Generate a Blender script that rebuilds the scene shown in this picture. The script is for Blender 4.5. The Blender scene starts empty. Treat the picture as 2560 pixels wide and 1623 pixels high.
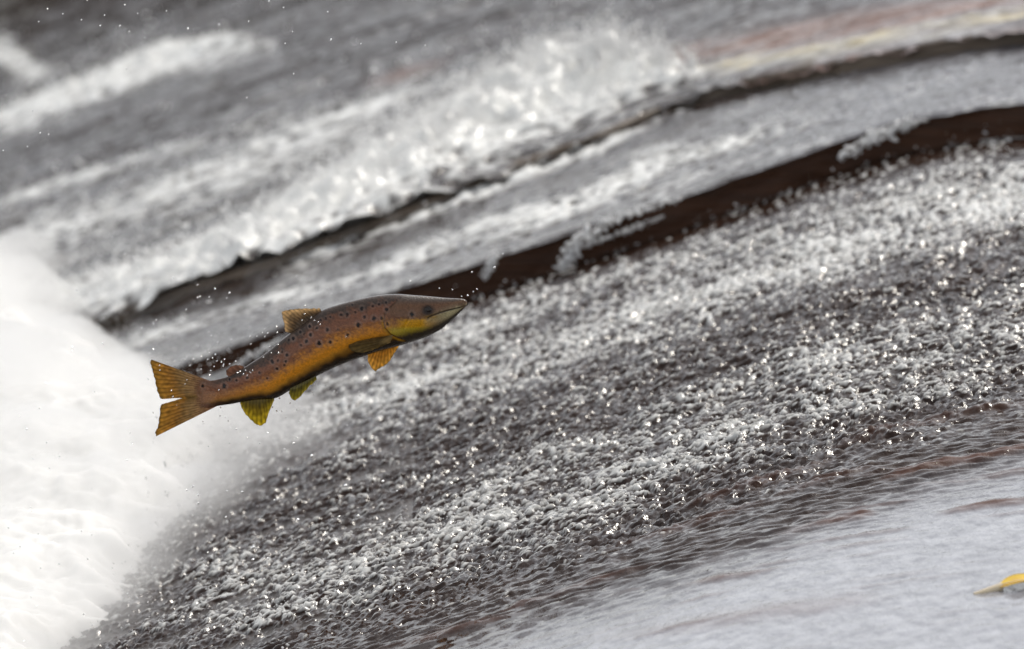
import bpy, math, random
import numpy as np
rng = np.random.default_rng(7)
random.seed(7)
scene = bpy.context.scene
col = scene.collection
R = math.radians

# ------------------------------------------------------------------ camera
PITCH, DIST = R(9.0), 22.0
cam_data = bpy.data.cameras.new('camera')
cam_data.sensor_width = 36.0
cam_data.lens = 36.0 * DIST / 2.0
cam_data.clip_end = 3000
cam_data.dof.use_dof = True
cam_data.dof.focus_distance = DIST - .25
cam_data.dof.aperture_fstop = 4.6
cam = bpy.data.objects.new('camera', cam_data)
cam.location = (0, -DIST * math.cos(PITCH), DIST * math.sin(PITCH))
cam.rotation_euler = (R(90) - PITCH, 0, 0)
col.objects.link(cam)
scene.camera = cam

# ------------------------------------------------------------------ sky and sun
SUN_EL, SUN_AZ = R(50), R(34)          # high, on the right and a little behind the weir; thin haze
world = bpy.data.worlds.new('World')
scene.world = world
world.use_nodes = True
wn = world.node_tree.nodes
wl = world.node_tree.links
wn.clear()
sky = wn.new('ShaderNodeTexSky')
sky.sky_type = 'NISHITA'
sky.sun_disc = False
sky.sun_elevation = SUN_EL
sky.sun_rotation = SUN_AZ
sky.air_density = 1.0
sky.dust_density = 2.0
sky.ozone_density = 1.0
hsv = wn.new('ShaderNodeHueSaturation')
hsv.inputs['Saturation'].default_value = 0.22
bg = wn.new('ShaderNodeBackground')
bg.inputs['Strength'].default_value = 0.15
wo = wn.new('ShaderNodeOutputWorld')
wl.new(sky.outputs[0], hsv.inputs['Color'])
wl.new(hsv.outputs[0], bg.inputs['Color'])
wl.new(bg.outputs[0], wo.inputs['Surface'])
sun_data = bpy.data.lights.new('sun', 'SUN')
sun_data.energy = 2.0
sun_data.angle = R(11)
sun_data.color = (1.0, 0.94, 0.84)
sun = bpy.data.objects.new('sun', sun_data)
sun.rotation_euler = (R(90) - SUN_EL, 0, math.pi - SUN_AZ)
col.objects.link(sun)
scene.view_settings.view_transform = 'Standard'
scene.view_settings.look = 'None'
scene.view_settings.exposure = 0.14
scene.view_settings.gamma = 1.0
scene.cycles.max_bounces = 8
scene.cycles.volume_bounces = 3
scene.cycles.use_denoising = True

# ------------------------------------------------------------------ helpers
def tag(o, label=None, cat=None, group=None, kind=None):
    if label: o['label'] = label
    if cat: o['category'] = cat
    if group: o['group'] = group
    if kind: o['kind'] = kind
    return o

def link(name, me, mat=None, parent=None):
    o = bpy.data.objects.new(name, me)
    col.objects.link(o)
    if mat is not None and me is not None:
        me.materials.clear(); me.materials.append(mat)
    if parent is not None:
        o.parent = parent
    return o

def mesh_np(name, V, F, smooth=True, attrs=None, colors=None):
    """mesh from numpy vertices (n,3) and a faces array (m,3) or (m,4)"""
    me = bpy.data.meshes.new(name)
    V = np.ascontiguousarray(V, dtype=np.float32); F = np.ascontiguousarray(F, dtype=np.int32)
    k = F.shape[1]
    me.vertices.add(len(V)); me.vertices.foreach_set('co', V.ravel())
    me.loops.add(F.size); me.loops.foreach_set('vertex_index', F.ravel())
    me.polygons.add(len(F))
    me.polygons.foreach_set('loop_start', np.arange(0, F.size, k, dtype=np.int32))
    me.polygons.foreach_set('loop_total', np.full(len(F), k, dtype=np.int32))
    me.update(calc_edges=True)
    if smooth:
        me.polygons.foreach_set('use_smooth', np.ones(len(F), dtype=bool))
    for n, a in (attrs or {}).items():
        at = me.attributes.new(n, 'FLOAT', 'POINT')
        at.data.foreach_set('value', np.ascontiguousarray(a, dtype=np.float32).ravel())
    for n, c in (colors or {}).items():
        at = me.attributes.new(n, 'FLOAT_COLOR', 'POINT')
        c4 = np.ones((len(V), 4), dtype=np.float32); c4[:, :3] = c
        at.data.foreach_set('color', c4.ravel())
    me.validate()
    return me

def grid_faces(nr, nc, wrap=False):
    i = np.arange(nr - 1)[:, None] * nc
    j = np.arange(nc if wrap else nc - 1)[None, :]
    jn = (j + 1) % nc
    return np.stack([i + j, i + jn, i + nc + jn, i + nc + j], -1).reshape(-1, 4)

_perm = np.random.default_rng(3).permutation(512).astype(np.int64)
_perm = np.concatenate([_perm, _perm, _perm])
_ang = np.random.default_rng(4).uniform(0, 2 * np.pi, 512)
_gx, _gy = np.cos(_ang), np.sin(_ang)
def perlin(x, y, seed=0):
    x = x + seed * 17.31; y = y - seed * 9.73
    xi = np.floor(x).astype(np.int64); yi = np.floor(y).astype(np.int64)
    xf = x - xi; yf = y - yi
    u = xf * xf * xf * (xf * (xf * 6 - 15) + 10); v = yf * yf * yf * (yf * (yf * 6 - 15) + 10)
    def g(a, b):
        h = _perm[(_perm[(xi + a) & 511] + yi + b) & 511] & 511
        return _gx[h] * (xf - a) + _gy[h] * (yf - b)
    n0 = g(0, 0) * (1 - u) + g(1, 0) * u
    n1 = g(0, 1) * (1 - u) + g(1, 1) * u
    return (n0 * (1 - v) + n1 * v) * 1.5
def sstep(a, b, x):
    t = np.clip((x - a) / (b - a), 0, 1); return t * t * (3 - 2 * t)
def softplus(t): return np.logaddexp(0, t)
def strokes(lst, x, y):
    """sum of soft bands that run along the flow: each (x, y, half width, strength)"""
    out = np.zeros_like(x)
    for q in lst:
        q = np.array(sorted(q))
        yc = np.interp(x, q[:, 0], q[:, 1]); hw = np.interp(x, q[:, 0], q[:, 2])
        s = np.interp(x, q[:, 0], q[:, 3])
        e0, e1 = q[0, 0], q[-1, 0]
        s = s * np.clip(1 - np.maximum(e0 - x, x - e1) / .25, 0, 1)
        out += s * np.exp(-((y - yc) / hw) ** 2)
    return out

def catmull(P, n):
    P = np.asarray(P, float); m = len(P)
    q = np.linspace(0, m - 1, n); i = np.clip(q.astype(int), 0, m - 2); f = (q - i)[:, None]
    p0, p1, p2, p3 = P[np.clip(i - 1, 0, m - 1)], P[i], P[i + 1], P[np.clip(i + 2, 0, m - 1)]
    return .5 * (2 * p1 + (p2 - p0) * f + (2 * p0 - 5 * p1 + 4 * p2 - p3) * f ** 2 + (3 * p1 - p0 - 3 * p2 + p3) * f ** 3)

class NT:
    """short-hand for building a node material"""
    def __init__(self, name):
        self.m = bpy.data.materials.new(name); self.m.use_nodes = True
        self.n = self.m.node_tree.nodes; self.l = self.m.node_tree.links
        self.n.clear(); self.out = self.n.new('ShaderNodeOutputMaterial')
    def add(self, t, **kw):
        nd = self.n.new(t)
        for k, v in kw.items():
            if k in nd.inputs and not hasattr(type(nd), k): nd.inputs[k].default_value = v
            else: setattr(nd, k, v)
        return nd
    def pr(self, **kw):
        nd = self.n.new('ShaderNodeBsdfPrincipled')
        for k, v in kw.items(): nd.inputs[k.replace('_', ' ')].default_value = v
        return nd
    def ln(self, a, b): self.l.new(a, b)
    def math(self, op, a, b=None, c=None, clamp=False):
        nd = self.n.new('ShaderNodeMath'); nd.operation = op; nd.use_clamp = clamp
        for i, v in enumerate((a, b, c)):
            if v is None: continue
            if isinstance(v, (int, float)): nd.inputs[i].default_value = v
            else: self.ln(v, nd.inputs[i])
        return nd.outputs[0]
    def attr(self, name): 
        nd = self.n.new('ShaderNodeAttribute'); nd.attribute_name = name; return nd
    def noise(self, scale, detail=3, stretch=(1, 1, 1), rough=.55):
        tc = self.n.new('ShaderNodeTexCoord'); mp = self.n.new('ShaderNodeMapping')
        mp.inputs['Scale'].default_value = stretch
        nz = self.n.new('ShaderNodeTexNoise'); nz.inputs['Scale'].default_value = scale
        nz.inputs['Detail'].default_value = detail; nz.inputs['Roughness'].default_value = rough
        self.ln(tc.outputs['Object'], mp.inputs[0]); self.ln(mp.outputs[0], nz.inputs['Vector'])
        return nz.outputs['Fac']
    def mixc(self, fac, a, b):
        nd = self.n.new('ShaderNodeMix'); nd.data_type = 'RGBA'
        for i, v in ((0, fac), (6, a), (7, b)):
            if isinstance(v, (int, float)): nd.inputs[i].default_value = v
            elif isinstance(v, tuple): nd.inputs[i].default_value = (*v, 1)
            else: self.ln(v, nd.inputs[i])
        return nd.outputs[2]
    def ramp(self, fac, stops):
        nd = self.n.new('ShaderNodeValToRGB'); e = nd.color_ramp.elements
        while len(e) < len(stops): e.new(.5)
        for k, (p, c) in enumerate(stops): e[k].position = p; e[k].color = (*c, 1)
        self.ln(fac, nd.inputs[0]); return nd.outputs[0]

# ------------------------------------------------------------------ materials
def water_material(name, bed_a, bed_b, bump_small, bump_scale=(60, 60, 60), streak_col=(.085, .030, .013), streak_mix=.55):
    t = NT(name)
    froth = t.attr('froth').outputs['Fac']
    streak = t.attr('streak').outputs['Fac']
    bed = t.mixc(t.noise(9, 4, (1, .5, 1)), bed_a, bed_b)
    # sky sheen painted as a paler bed colour where the sheet runs smooth
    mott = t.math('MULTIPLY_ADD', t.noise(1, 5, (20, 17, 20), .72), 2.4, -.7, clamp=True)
    sheen_col = t.mixc(mott, (.16, .163, .186), (.44, .446, .49))
    bed = t.mixc(t.attr('sky_sheen').outputs['Fac'], bed, sheen_col)
    bed = t.mixc(streak, bed, streak_col)
    wat = t.pr(Roughness=.04, IOR=1.333)
    t.ln(bed, wat.inputs['Base Color'])
    bp = t.add('ShaderNodeBump'); bp.inputs['Distance'].default_value = bump_small
    bp.inputs['Strength'].default_value = 1.0
    t.ln(t.noise(1, 3, bump_scale), bp.inputs['Height'])
    t.ln(bp.outputs[0], wat.inputs['Normal'])
    foam = t.pr(Roughness=.18, IOR=1.36)
    ochre = t.attr('ochre').outputs['Fac']
    fc = t.mixc(ochre, (.92, .92, .89), (.76, .66, .44))
    t.ln(fc, foam.inputs['Base Color'])
    mx = t.add('ShaderNodeMixShader')
    t.ln(froth, mx.inputs[0]); t.ln(wat.outputs[0], mx.inputs[1]); t.ln(foam.outputs[0], mx.inputs[2])
    # brown streaks: plant strands and wet stone, weak reflection in troughs painted in
    wd = t.pr(Roughness=.4, IOR=1.33, Base_Color=(*streak_col, 1))
    mw = t.add('ShaderNodeMixShader')
    t.ln(t.math('MULTIPLY', streak, streak_mix), mw.inputs[0]); t.ln(mx.outputs[0], mw.inputs[1]); t.ln(wd.outputs[0], mw.inputs[2])
    t.ln(mw.outputs[0], t.out.inputs['Surface'])
    return t.m
M = {}
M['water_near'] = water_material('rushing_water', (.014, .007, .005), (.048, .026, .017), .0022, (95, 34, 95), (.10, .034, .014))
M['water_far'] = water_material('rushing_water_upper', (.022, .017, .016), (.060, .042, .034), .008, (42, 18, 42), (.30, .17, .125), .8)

t = NT('foam_white'); b = t.pr(Base_Color=(.79, .782, .76, 1), Roughness=.7, IOR=1.333)
b.inputs['Subsurface Weight'].default_value = 1.0
b.inputs['Subsurface Radius'].default_value = (1, 1, 1); b.inputs['Subsurface Scale'].default_value = .045
b.inputs['Specular IOR Level'].default_value = .1
t.ln(b.outputs[0], t.out.inputs['Surface']); M['foam'] = t.m

t = NT('water_drop'); b = t.pr(Base_Color=(1, 1, 1, 1), Roughness=.0, IOR=1.333)
b.inputs['Transmission Weight'].default_value = 1.0
t.ln(b.outputs[0], t.out.inputs['Surface']); M['drop'] = t.m

t = NT('spray_flecks'); b = t.pr(Base_Color=(.92, .92, .92, 1), Roughness=.25, IOR=1.333)
tl = t.add('ShaderNodeBsdfTranslucent'); tl.inputs['Color'].default_value = (.95, .95, .95, 1)
mx = t.add('ShaderNodeMixShader'); mx.inputs[0].default_value = .5
t.ln(b.outputs[0], mx.inputs[1]); t.ln(tl.outputs[0], mx.inputs[2]); t.ln(mx.outputs[0], t.out.inputs['Surface']); M['spray'] = t.m

t = NT('mist_air'); v = t.add('ShaderNodeVolumePrincipled'); v.inputs['Color'].default_value = (.97, .97, .97, 1); v.inputs['Density'].default_value = 5.0
t.ln(v.outputs[0], t.out.inputs['Volume']); M['mist'] = t.m
t = NT('spray_air'); v = t.add('ShaderNodeVolumePrincipled'); v.inputs['Color'].default_value = (.98, .98, .97, 1); v.inputs['Density'].default_value = 9.0
t.ln(v.outputs[0], t.out.inputs['Volume']); M['mist_thin'] = t.m

t = NT('wet_timber'); b = t.pr(Roughness=.5, IOR=1.35)
t.ln(t.mixc(t.noise(7, 5, (1, 1, 9)), (.020, .009, .005), (.105, .042, .018)), b.inputs['Base Color'])
bp = t.add('ShaderNodeBump'); bp.inputs['Distance'].default_value = .006
t.ln(t.noise(12, 5, (1, 1, 8)), bp.inputs['Height']); t.ln(bp.outputs[0], b.inputs['Normal'])
t.ln(b.outputs[0], t.out.inputs['Surface']); M['timber'] = t.m

t = NT('wet_stone'); b = t.pr(Roughness=.45, IOR=1.4)
t.ln(t.mixc(t.noise(9, 5, (1, 1, 4)), (.07, .05, .036), (.22, .17, .125)), b.inputs['Base Color'])
t.ln(b.outputs[0], t.out.inputs['Surface']); M['stone'] = t.m

t = NT('dark_bank'); b = t.pr(Roughness=.9)
t.ln(t.mixc(t.noise(6, 5), (.010, .012, .008), (.035, .032, .022)), b.inputs['Base Color'])
t.ln(b.outputs[0], t.out.inputs['Surface']); M['bank'] = t.m

t = NT('fish_skin'); b = t.pr(Roughness=.24, IOR=1.38)
b.inputs['Coat Weight'].default_value = .6; b.inputs['Coat Roughness'].default_value = .06; b.inputs['Coat IOR'].default_value = 1.40; b.inputs['Specular IOR Level'].default_value = .2
t.ln(t.attr('skin').outputs['Color'], b.inputs['Base Color'])
vo = t.add('ShaderNodeTexVoronoi'); vo.inputs['Scale'].default_value = 330
tc = t.add('ShaderNodeTexCoord'); t.ln(tc.outputs['Object'], vo.inputs['Vector'])
bp = t.add('ShaderNodeBump'); bp.inputs['Distance'].default_value = .0009; bp.inputs['Strength'].default_value = .7
t.ln(vo.outputs['Distance'], bp.inputs['Height']); t.ln(bp.outputs[0], b.inputs['Normal'])
t.ln(b.outputs[0], t.out.inputs['Surface']); M['skin'] = t.m

t = NT('fin_membrane'); b = t.pr(Roughness=.3, IOR=1.4)
cattr = t.attr('skin').outputs['Color']
t.ln(cattr, b.inputs['Base Color'])
tl = t.add('ShaderNodeBsdfTranslucent'); t.ln(cattr, tl.inputs['Color'])
mx = t.add('ShaderNodeMixShader'); t.ln(t.attr('thin').outputs['Fac'], mx.inputs[0])
t.ln(b.outputs[0], mx.inputs[1]); t.ln(tl.outputs[0], mx.inputs[2]); t.ln(mx.outputs[0], t.out.inputs['Surface'])
M['fin'] = t.m

t = NT('eye_black'); b = t.pr(Base_Color=(.006, .005, .005, 1), Roughness=.05)
t.ln(b.outputs[0], t.out.inputs['Surface']); M['pupil'] = t.m
t = NT('eye_iris'); b = t.pr(Base_Color=(.020, .013, .010, 1), Roughness=.2)
t.ln(b.outputs[0], t.out.inputs['Surface']); M['iris'] = t.m
t = NT('leaf_yellow'); b = t.pr(Roughness=.4)
t.ln(t.ramp(t.noise(18, 2), [(.25, (.55, .28, .01)), (.5, (.80, .52, .015)), (.75, (.85, .60, .03))]), b.inputs['Base Color'])
t.ln(b.outputs[0], t.out.inputs['Surface']); M['leaf'] = t.m
t = NT('pale_wake_trail'); b = t.pr(Base_Color=(.86, .72, .50, 1), Roughness=.4)
t.ln(b.outputs[0], t.out.inputs['Surface']); M['wake_trail'] = t.m

# ------------------------------------------------------------------ the weir
def zbase(x, y):
    """the weir's back: it slopes down to the left, flattening towards its crest on the right"""
    xc = np.clip(.55 + .12 * y, .1, 1.15)
    return .31 * x - .18 * .12 * softplus((x - xc) / .12) - .07 * .15 * softplus((-.55 - x) / .15) - .41
STEP_1, STEP_2 = .076, .112                 # height of the second and third shelf above the first
Y1 = np.array([(-3, 3.12), (-.64, 3.10), (-.34, 3.15), (-.07, 3.16), (.15, 3.19), (.375, 3.21), (.6, 3.29), (.83, 3.40), (1.01, 3.36), (1.15, 3.31), (3, 3.25)])
Y2 = np.array([(-3, 4.1), (-.96, 4.06), (-.72, 4.03), (-.53, 3.98), (-.35, 4.05), (-.26, 4.10), (0, 4.25), (.2, 4.34), (.4, 4.52), (.56, 4.50), (.86, 4.27), (1.18, 4.13), (3, 4.0)])
def y1f(x): return np.interp(x, Y1[:, 0], Y1[:, 1])
def y2f(x): return np.interp(x, Y2[:, 0], Y2[:, 1])
ROUGH_EDGE = [(-0.771, 0.046), (-0.446, -0.432), (-0.215, -0.415), (0.015, -0.469), (0.246, -0.377), (0.48, -0.246), (0.719, -0.03), (1.012, 0.23)]
SMOOTH_EDGE = [(-0.59, -0.789), (-0.21, -0.961), (0.09, -0.886), (0.317, -0.825), (0.548, -0.619), (0.785, -0.374), (0.993, -0.197)]
FROTH_A = [
    [(-0.62, 2.171, 0.384, 0.8), (-0.327, 2.151, 0.384, 0.8), (0.103, 2.071, 0.328, 0.7), (0.404, 2.197, 0.33, 0.8), (0.664, 2.27, 0.358, 1.3), (0.924, 2.33, 0.359, 1.4), (1.109, 2.411, 0.36, 1.3)],
    [(-0.735, 0.145, 0.302, 0.5), (-0.3, 0.122, 0.452, 0.7), (0.016, 0.194, 0.453, 0.8), (0.337, 0.564, 0.41, 0.8), (0.668, 0.922, 0.312, 0.7), (1.048, 1.034, 0.314, 0.5)],
    [(0.172, -0.031, 0.15, 0.25), (0.571, 0.3, 0.202, 0.35), (1.032, 0.678, 0.206, 0.35)],
    [(-0.114, 2.714, 0.224, 0.4), (0.281, 2.723, 0.224, 0.45), (0.723, 2.85, 0.226, 0.5), (1.13, 2.874, 0.226, 0.45)],
    [(-0.521, 1.225, 0.316, -0.5), (-0.23, 1.113, 0.341, -0.55), (0.016, 1.146, 0.289, -0.4)],
    [(0.263, 1.142, 0.236, -0.4), (0.556, 1.333, 0.291, -0.7), (0.814, 1.627, 0.322, -1.1), (1.08, 1.771, 0.297, -1.1)],
    [(-0.769, 3.408, 0.26, -1), (-0.649, 3.339, 0.259, -1), (-0.52, 3.199, 0.257, -0.8), (-0.34, 3.168, 0.229, -0.5)],
]
STREAK_A = [
    [(0.698, -0.442, 0.015, 0.0), (0.737, -0.411, 0.029, 1), (0.808, -0.373, 0.034, 1), (0.901, -0.361, 0.029, 0.9), (0.987, -0.319, 0.03, 0.8)],
    [(0.483, -0.814, 0.014, 0), (0.582, -0.77, 0.024, 0.6), (0.658, -0.753, 0.034, 1), (0.696, -0.757, 0.014, 0)],
    [(0.79, -0.856, 0.014, 0), (0.843, -0.84, 0.024, 0.8), (0.904, -0.828, 0.029, 1), (0.964, -0.842, 0.029, 0.9)],
    [(-0.038, -0.842, 0.014, 0), (0.015, -0.824, 0.024, 0.8), (0.166, -0.801, 0.024, 0.7), (0.309, -0.805, 0.014, 0)],
    [(0.268, -1.065, 0.014, 0), (0.35, -1.097, 0.024, 0.5), (0.424, -1.125, 0.024, 0.6), (0.513, -1.132, 0.014, 0)],
    [(0.125, -1.386, 0.037, 0), (0.307, -1.489, 0.065, 0.25), (0.554, -1.532, 0.074, 0.3), (0.706, -1.554, 0.046, 0)],
    [(0.46, -0.444, 0.015, 0), (0.554, -0.375, 0.029, 0.8), (0.632, -0.332, 0.03, 0.8), (0.711, -0.274, 0.02, 0)],
    [(-0.286, -0.874, 0.019, 0), (-0.136, -0.882, 0.029, 0.7), (-0.06, -0.888, 0.029, 0.7), (0.045, -0.898, 0.019, 0)],
    [(0.168, -0.508, 0.02, 0), (0.283, -0.502, 0.034, 0.8), (0.398, -0.482, 0.034, 0.8), (0.522, -0.447, 0.02, 0)],
    [(0.286, -0.31, 0.02, 0), (0.402, -0.289, 0.039, 0.9), (0.519, -0.229, 0.04, 0.9), (0.678, -0.102, 0.02, 0)],
    [(0.601, -0.044, 0.02, 0), (0.721, 0.031, 0.04, 0.8), (0.88, 0.095, 0.04, 0.7), (1.007, 0.129, 0.03, 0.5)],
    [(0.741, -0.527, 0.015, 0), (0.854, -0.57, 0.019, 0.3), (0.977, -0.553, 0.019, 0.3)],
    [(0.537, -1.045, 0.014, 0), (0.65, -1.027, 0.019, 0.25), (0.761, -1.05, 0.014, 0)],
]
FROTH_B = [
    [(-0.758, 3.669, 0.146, 0.5), (-0.435, 3.504, 0.174, 0.5), (-0.164, 3.594, 0.203, 0.55), (0.064, 3.611, 0.233, 0.8), (0.293, 3.758, 0.234, 0.8), (0.521, 3.78, 0.176, 0.6), (0.751, 3.816, 0.176, 0.15)],
    [(-0.351, 3.99, 0.059, 0.6), (-0.167, 4.1, 0.071, 0.8), (0.019, 4.216, 0.083, 0.9), (0.205, 4.301, 0.084, 0.9), (0.375, 4.431, 0.06, 0.7), (0.472, 4.592, 0.048, 0)],
    [(-0.163, 3.412, 0.087, 0.3), (0.108, 3.425, 0.104, 0.4), (0.379, 3.444, 0.081, 0.25)],
]
FROTH_C = [
    [(-1.115, 4.549, 0.241, 1), (-0.87, 4.295, 0.298, 1), (-0.634, 4.228, 0.387, 1), (-0.452, 4.501, 0.541, 1), (-0.219, 4.837, 0.701, 1), (0.019, 5.203, 0.71, 1), (0.212, 5.157, 0.524, 1), (0.354, 4.941, 0.275, 0.9), (0.482, 4.649, 0.121, 0.0)],
    [(-1.385, 8.446, 0.346, 0.55), (-1.169, 8.484, 0.381, 0.7), (-0.953, 8.487, 0.346, 0.75), (-0.771, 8.184, 0.274, 0.55), (-0.558, 7.654, 0.202, 0)],
    [(-1.46, 10.127, 0.328, 0.6), (-1.336, 9.355, 0.249, 0.5), (-1.229, 8.89, 0.14, 0)],
    [(-1.166, 5.786, 0.442, 0.4), (-0.964, 5.677, 0.44, 0.42), (-0.67, 5.754, 0.441, 0.45), (-0.377, 5.963, 0.381, 0.4), (-0.13, 6.193, 0.256, 0)],
    [(-1.313, 6.845, 0.164, 0.3), (-0.995, 6.586, 0.162, 0.3), (-0.586, 6.468, 0.162, 0.25), (-0.383, 6.413, 0.129, 0)],
]
RISE_C = [
    [(-1.115, 4.549, 0.241, 0.02), (-0.87, 4.295, 0.298, 0.03), (-0.634, 4.228, 0.357, 0.045), (-0.451, 4.435, 0.45, 0.055), (-0.218, 4.705, 0.515, 0.07), (-0.029, 5.099, 0.492, 0.075), (0.116, 5.198, 0.358, 0.09), (0.259, 5.068, 0.258, 0.08), (0.381, 4.877, 0.159, 0.04), (0.491, 4.629, 0.121, 0)],
    [(-1.385, 8.446, 0.207, 0.03), (-1.169, 8.484, 0.242, 0.04), (-0.954, 8.527, 0.208, 0.05), (-0.774, 8.275, 0.172, 0.03), (-0.613, 7.798, 0.135, 0)],
]
OCHRE_C = [
    [(0.401, 4.903, 0.085, 0.0), (0.495, 4.847, 0.11, 0.9), (0.68, 4.623, 0.109, 1.1), (0.955, 4.418, 0.108, 1), (1.195, 4.345, 0.108, 1)],
]
STREAK_C = [
    [(0.271, 5.306, 0.124, 0), (0.406, 5.252, 0.173, 0.5), (0.594, 5.034, 0.221, 0.6), (0.919, 4.735, 0.243, 0.6), (1.203, 4.528, 0.241, 0.5)],
    [(0.471, 4.567, 0.084, 0), (0.673, 4.369, 0.084, 0.5), (0.946, 4.164, 0.083, 0.5), (1.183, 4.071, 0.083, 0.4)],
    [(-0.385, 6.529, 0.13, 0), (-0.283, 6.474, 0.142, 0.35), (-0.131, 6.421, 0.129, 0)],
]

def axis(*seg):
    """joined runs (start, end, step)"""
    a = [np.arange(s, e - st * .3, st) for s, e, st in seg]
    return np.concatenate(a + [[seg[-1][1]]])

def turbulence(x, y, s=1.0, seed=0):
    """choppy broken water, about +-1"""
    wx = x + .012 * perlin(x / .06, y / .09, 40 + seed); wy = y + .02 * perlin(x / .06, y / .09, 41 + seed)
    a = 1 - 2 * np.abs(perlin(wx / (.085 * s), wy / (.075 * s), 1 + seed))
    b_ = 1 - 2 * np.abs(perlin(wx / (.042 * s), wy / (.034 * s), 2 + seed))
    c = perlin(wx / (.019 * s), wy / (.017 * s), 3 + seed)
    d = perlin(wx / (.0115 * s), wy / (.011 * s), 4 + seed)
    return .40 * a + .42 * b_ + .45 * c + .22 * d - .37, b_, c

# first shelf: the one in front, smooth near the camera and broken beyond
xs = axis((-2.6, -1.15, .025), (-1.15, 1.12, .0042), (1.12, 2.8, .025))
ys = axis((-9, -3, .06), (-3, -.9, .012), (-.9, 1.6, .0058), (1.6, 3.16, .0085))
X, Y = np.meshgrid(xs, ys)
Y = Y + (y1f(X) - 3.16) * np.clip((Y - 1) / 2.16, 0, 1) + .012 * np.clip((Y - 3) / .16, 0, 1)
re = np.interp(X, *np.array(sorted(ROUGH_EDGE)).T); se = np.interp(X, *np.array(sorted(SMOOTH_EDGE)).T)
wob = .10 * perlin(X / .18, Y / .25, 11)
rough = sstep(0, 1, (Y + wob - se) / np.maximum(re - se + .15, .1))
turb, tb, tcn = turbulence(X, Y, .80)
swell = perlin(X / .17, Y / .15, 9)
fr = strokes(FROTH_A, X, Y)
patch = perlin(X / .35, Y / .30, 12) * .5 + perlin(X / .12, Y / .16, 13) * .35
Z = zbase(X, Y)
amp = .0145 * rough * (1 + .35 * patch) * (1 - .55 * sstep(2.85, 3.12, Y))
Z += amp * turb + .011 * rough * swell * (1 - sstep(2.85, 3.1, Y))
flow = perlin(X / .10 + .3 * perlin(X / .2, Y / .1, 15), Y / .022, 14) * .5 + perlin(X / .045, Y / .017, 16) * .5
band = sstep(-.55, .05, Y - se + .2 * wob)        # strung-out ripples where the sheet starts to break
Z += (.0095 * band * (1 - .70 * rough) + .0006) * flow - .002 * sstep(2.9, 3.12, Y)
Z += .0013 * perlin(X / .022, Y / .06, 17) * (1 - rough)
sk = 1.3 * strokes(STREAK_A, X, Y) * (.75 + .5 * perlin(X / .08, Y / .03, 18))
lane = perlin(X / .42, Y / .045, 61) + .4 * perlin(X / .15, Y / .02, 62)
sk = sk + .30 * sstep(.42, .85, lane) * (1 - rough) * sstep(2.2, .2, se - Y)
sk = np.clip(sk, 0, 1)
Z += .008 * sk
dens = np.clip(-.20 + .60 * fr + .70 * patch + .25 * swell, -.4, 1.0) * rough - .35 * sstep(.45, .0, Y - re + wob)
fleck = .55 * turb + .33 * tb + .50 * tcn
froth = sstep(.74 - .70 * dens, .90 - .64 * dens, fleck + .24) * sstep(.05, .5, rough)
far = sstep(.6, 3.0, Y)
froth = np.clip(froth * (.74 + .24 * far), 0, 1)
wa = link('weir_water', mesh_np('weir_water', np.stack([X, Y, Z], -1).reshape(-1, 3), grid_faces(len(ys), len(xs)),
          attrs={'froth': froth, 'streak': sk * (.3 + .7 * sstep(-.3, .4, se - Y)), 'ochre': np.zeros_like(X), 'sky_sheen': sstep(-.02, .65, se - Y + .5 * wob)}), M['water_near'])
tag(wa, 'thin sheet of water rushing down the nearest shelf of the weir', None, None, 'structure')
spray_src = [(X.ravel(), Y.ravel(), Z.ravel(), (froth * rough).ravel())]

# second shelf
xs = axis((-2.6, -1.2, .03), (-1.2, 1.3, .007), (1.3, 2.8, .03))
ts = np.linspace(0, 1, 120)
X = np.repeat(xs[None, :], len(ts), 0); T = np.repeat(ts[:, None], len(xs), 1)
Y = (y1f(X) - .006 + (.014 * perlin(X / .13, T * 0, 19) + .012 * perlin(X / .035, T * 0, 21)) * (1 - T)) * (1 - T) + (y2f(X) + .02) * T
turb, tb, tcn = turbulence(X, Y, 1.3, 20)
fr = strokes(FROTH_B, X, Y)
patch = perlin(X / .2, Y / .25, 22)
rough = np.clip(.25 + fr + .3 * patch, .05, 1) * sstep(0, .12, T)
Z = zbase(X, Y) + STEP_1 + .014 * rough * turb + .002 * perlin(X / .08, Y / .05, 24)
Z -= .006 * np.exp(-(T / .015) ** 2)
Z += .013 * sstep(.78, 1, T) * sstep(-1.1, -.6, X) * sstep(.62, .35, X) * (1 + .8 * perlin(X / .07, T * 5, 23))
dens = np.clip(.03 + .80 * fr + .35 * patch, 0, 1.0)
froth = sstep(.55 - .75 * dens, 1.0 - .6 * dens, .6 * turb + .4 * tb + .25 * tcn + .25) * np.clip(dens * 1.6, 0, 1)
wb = link('weir_water', mesh_np('weir_water', np.stack([X, Y, Z], -1).reshape(-1, 3), grid_faces(len(ts), len(xs)),
          attrs={'froth': froth, 'streak': np.zeros_like(X), 'ochre': np.zeros_like(X), 'sky_sheen': .35 * sstep(.4, .9, X)}), M['water_far'])
tag(wb, 'narrow shelf of broken water above the dark step', None, None, 'structure')
spray_src.append((X.ravel(), Y.ravel(), Z.ravel(), (froth * .5 * sstep(.03, .1, T)).ravel()))

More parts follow.
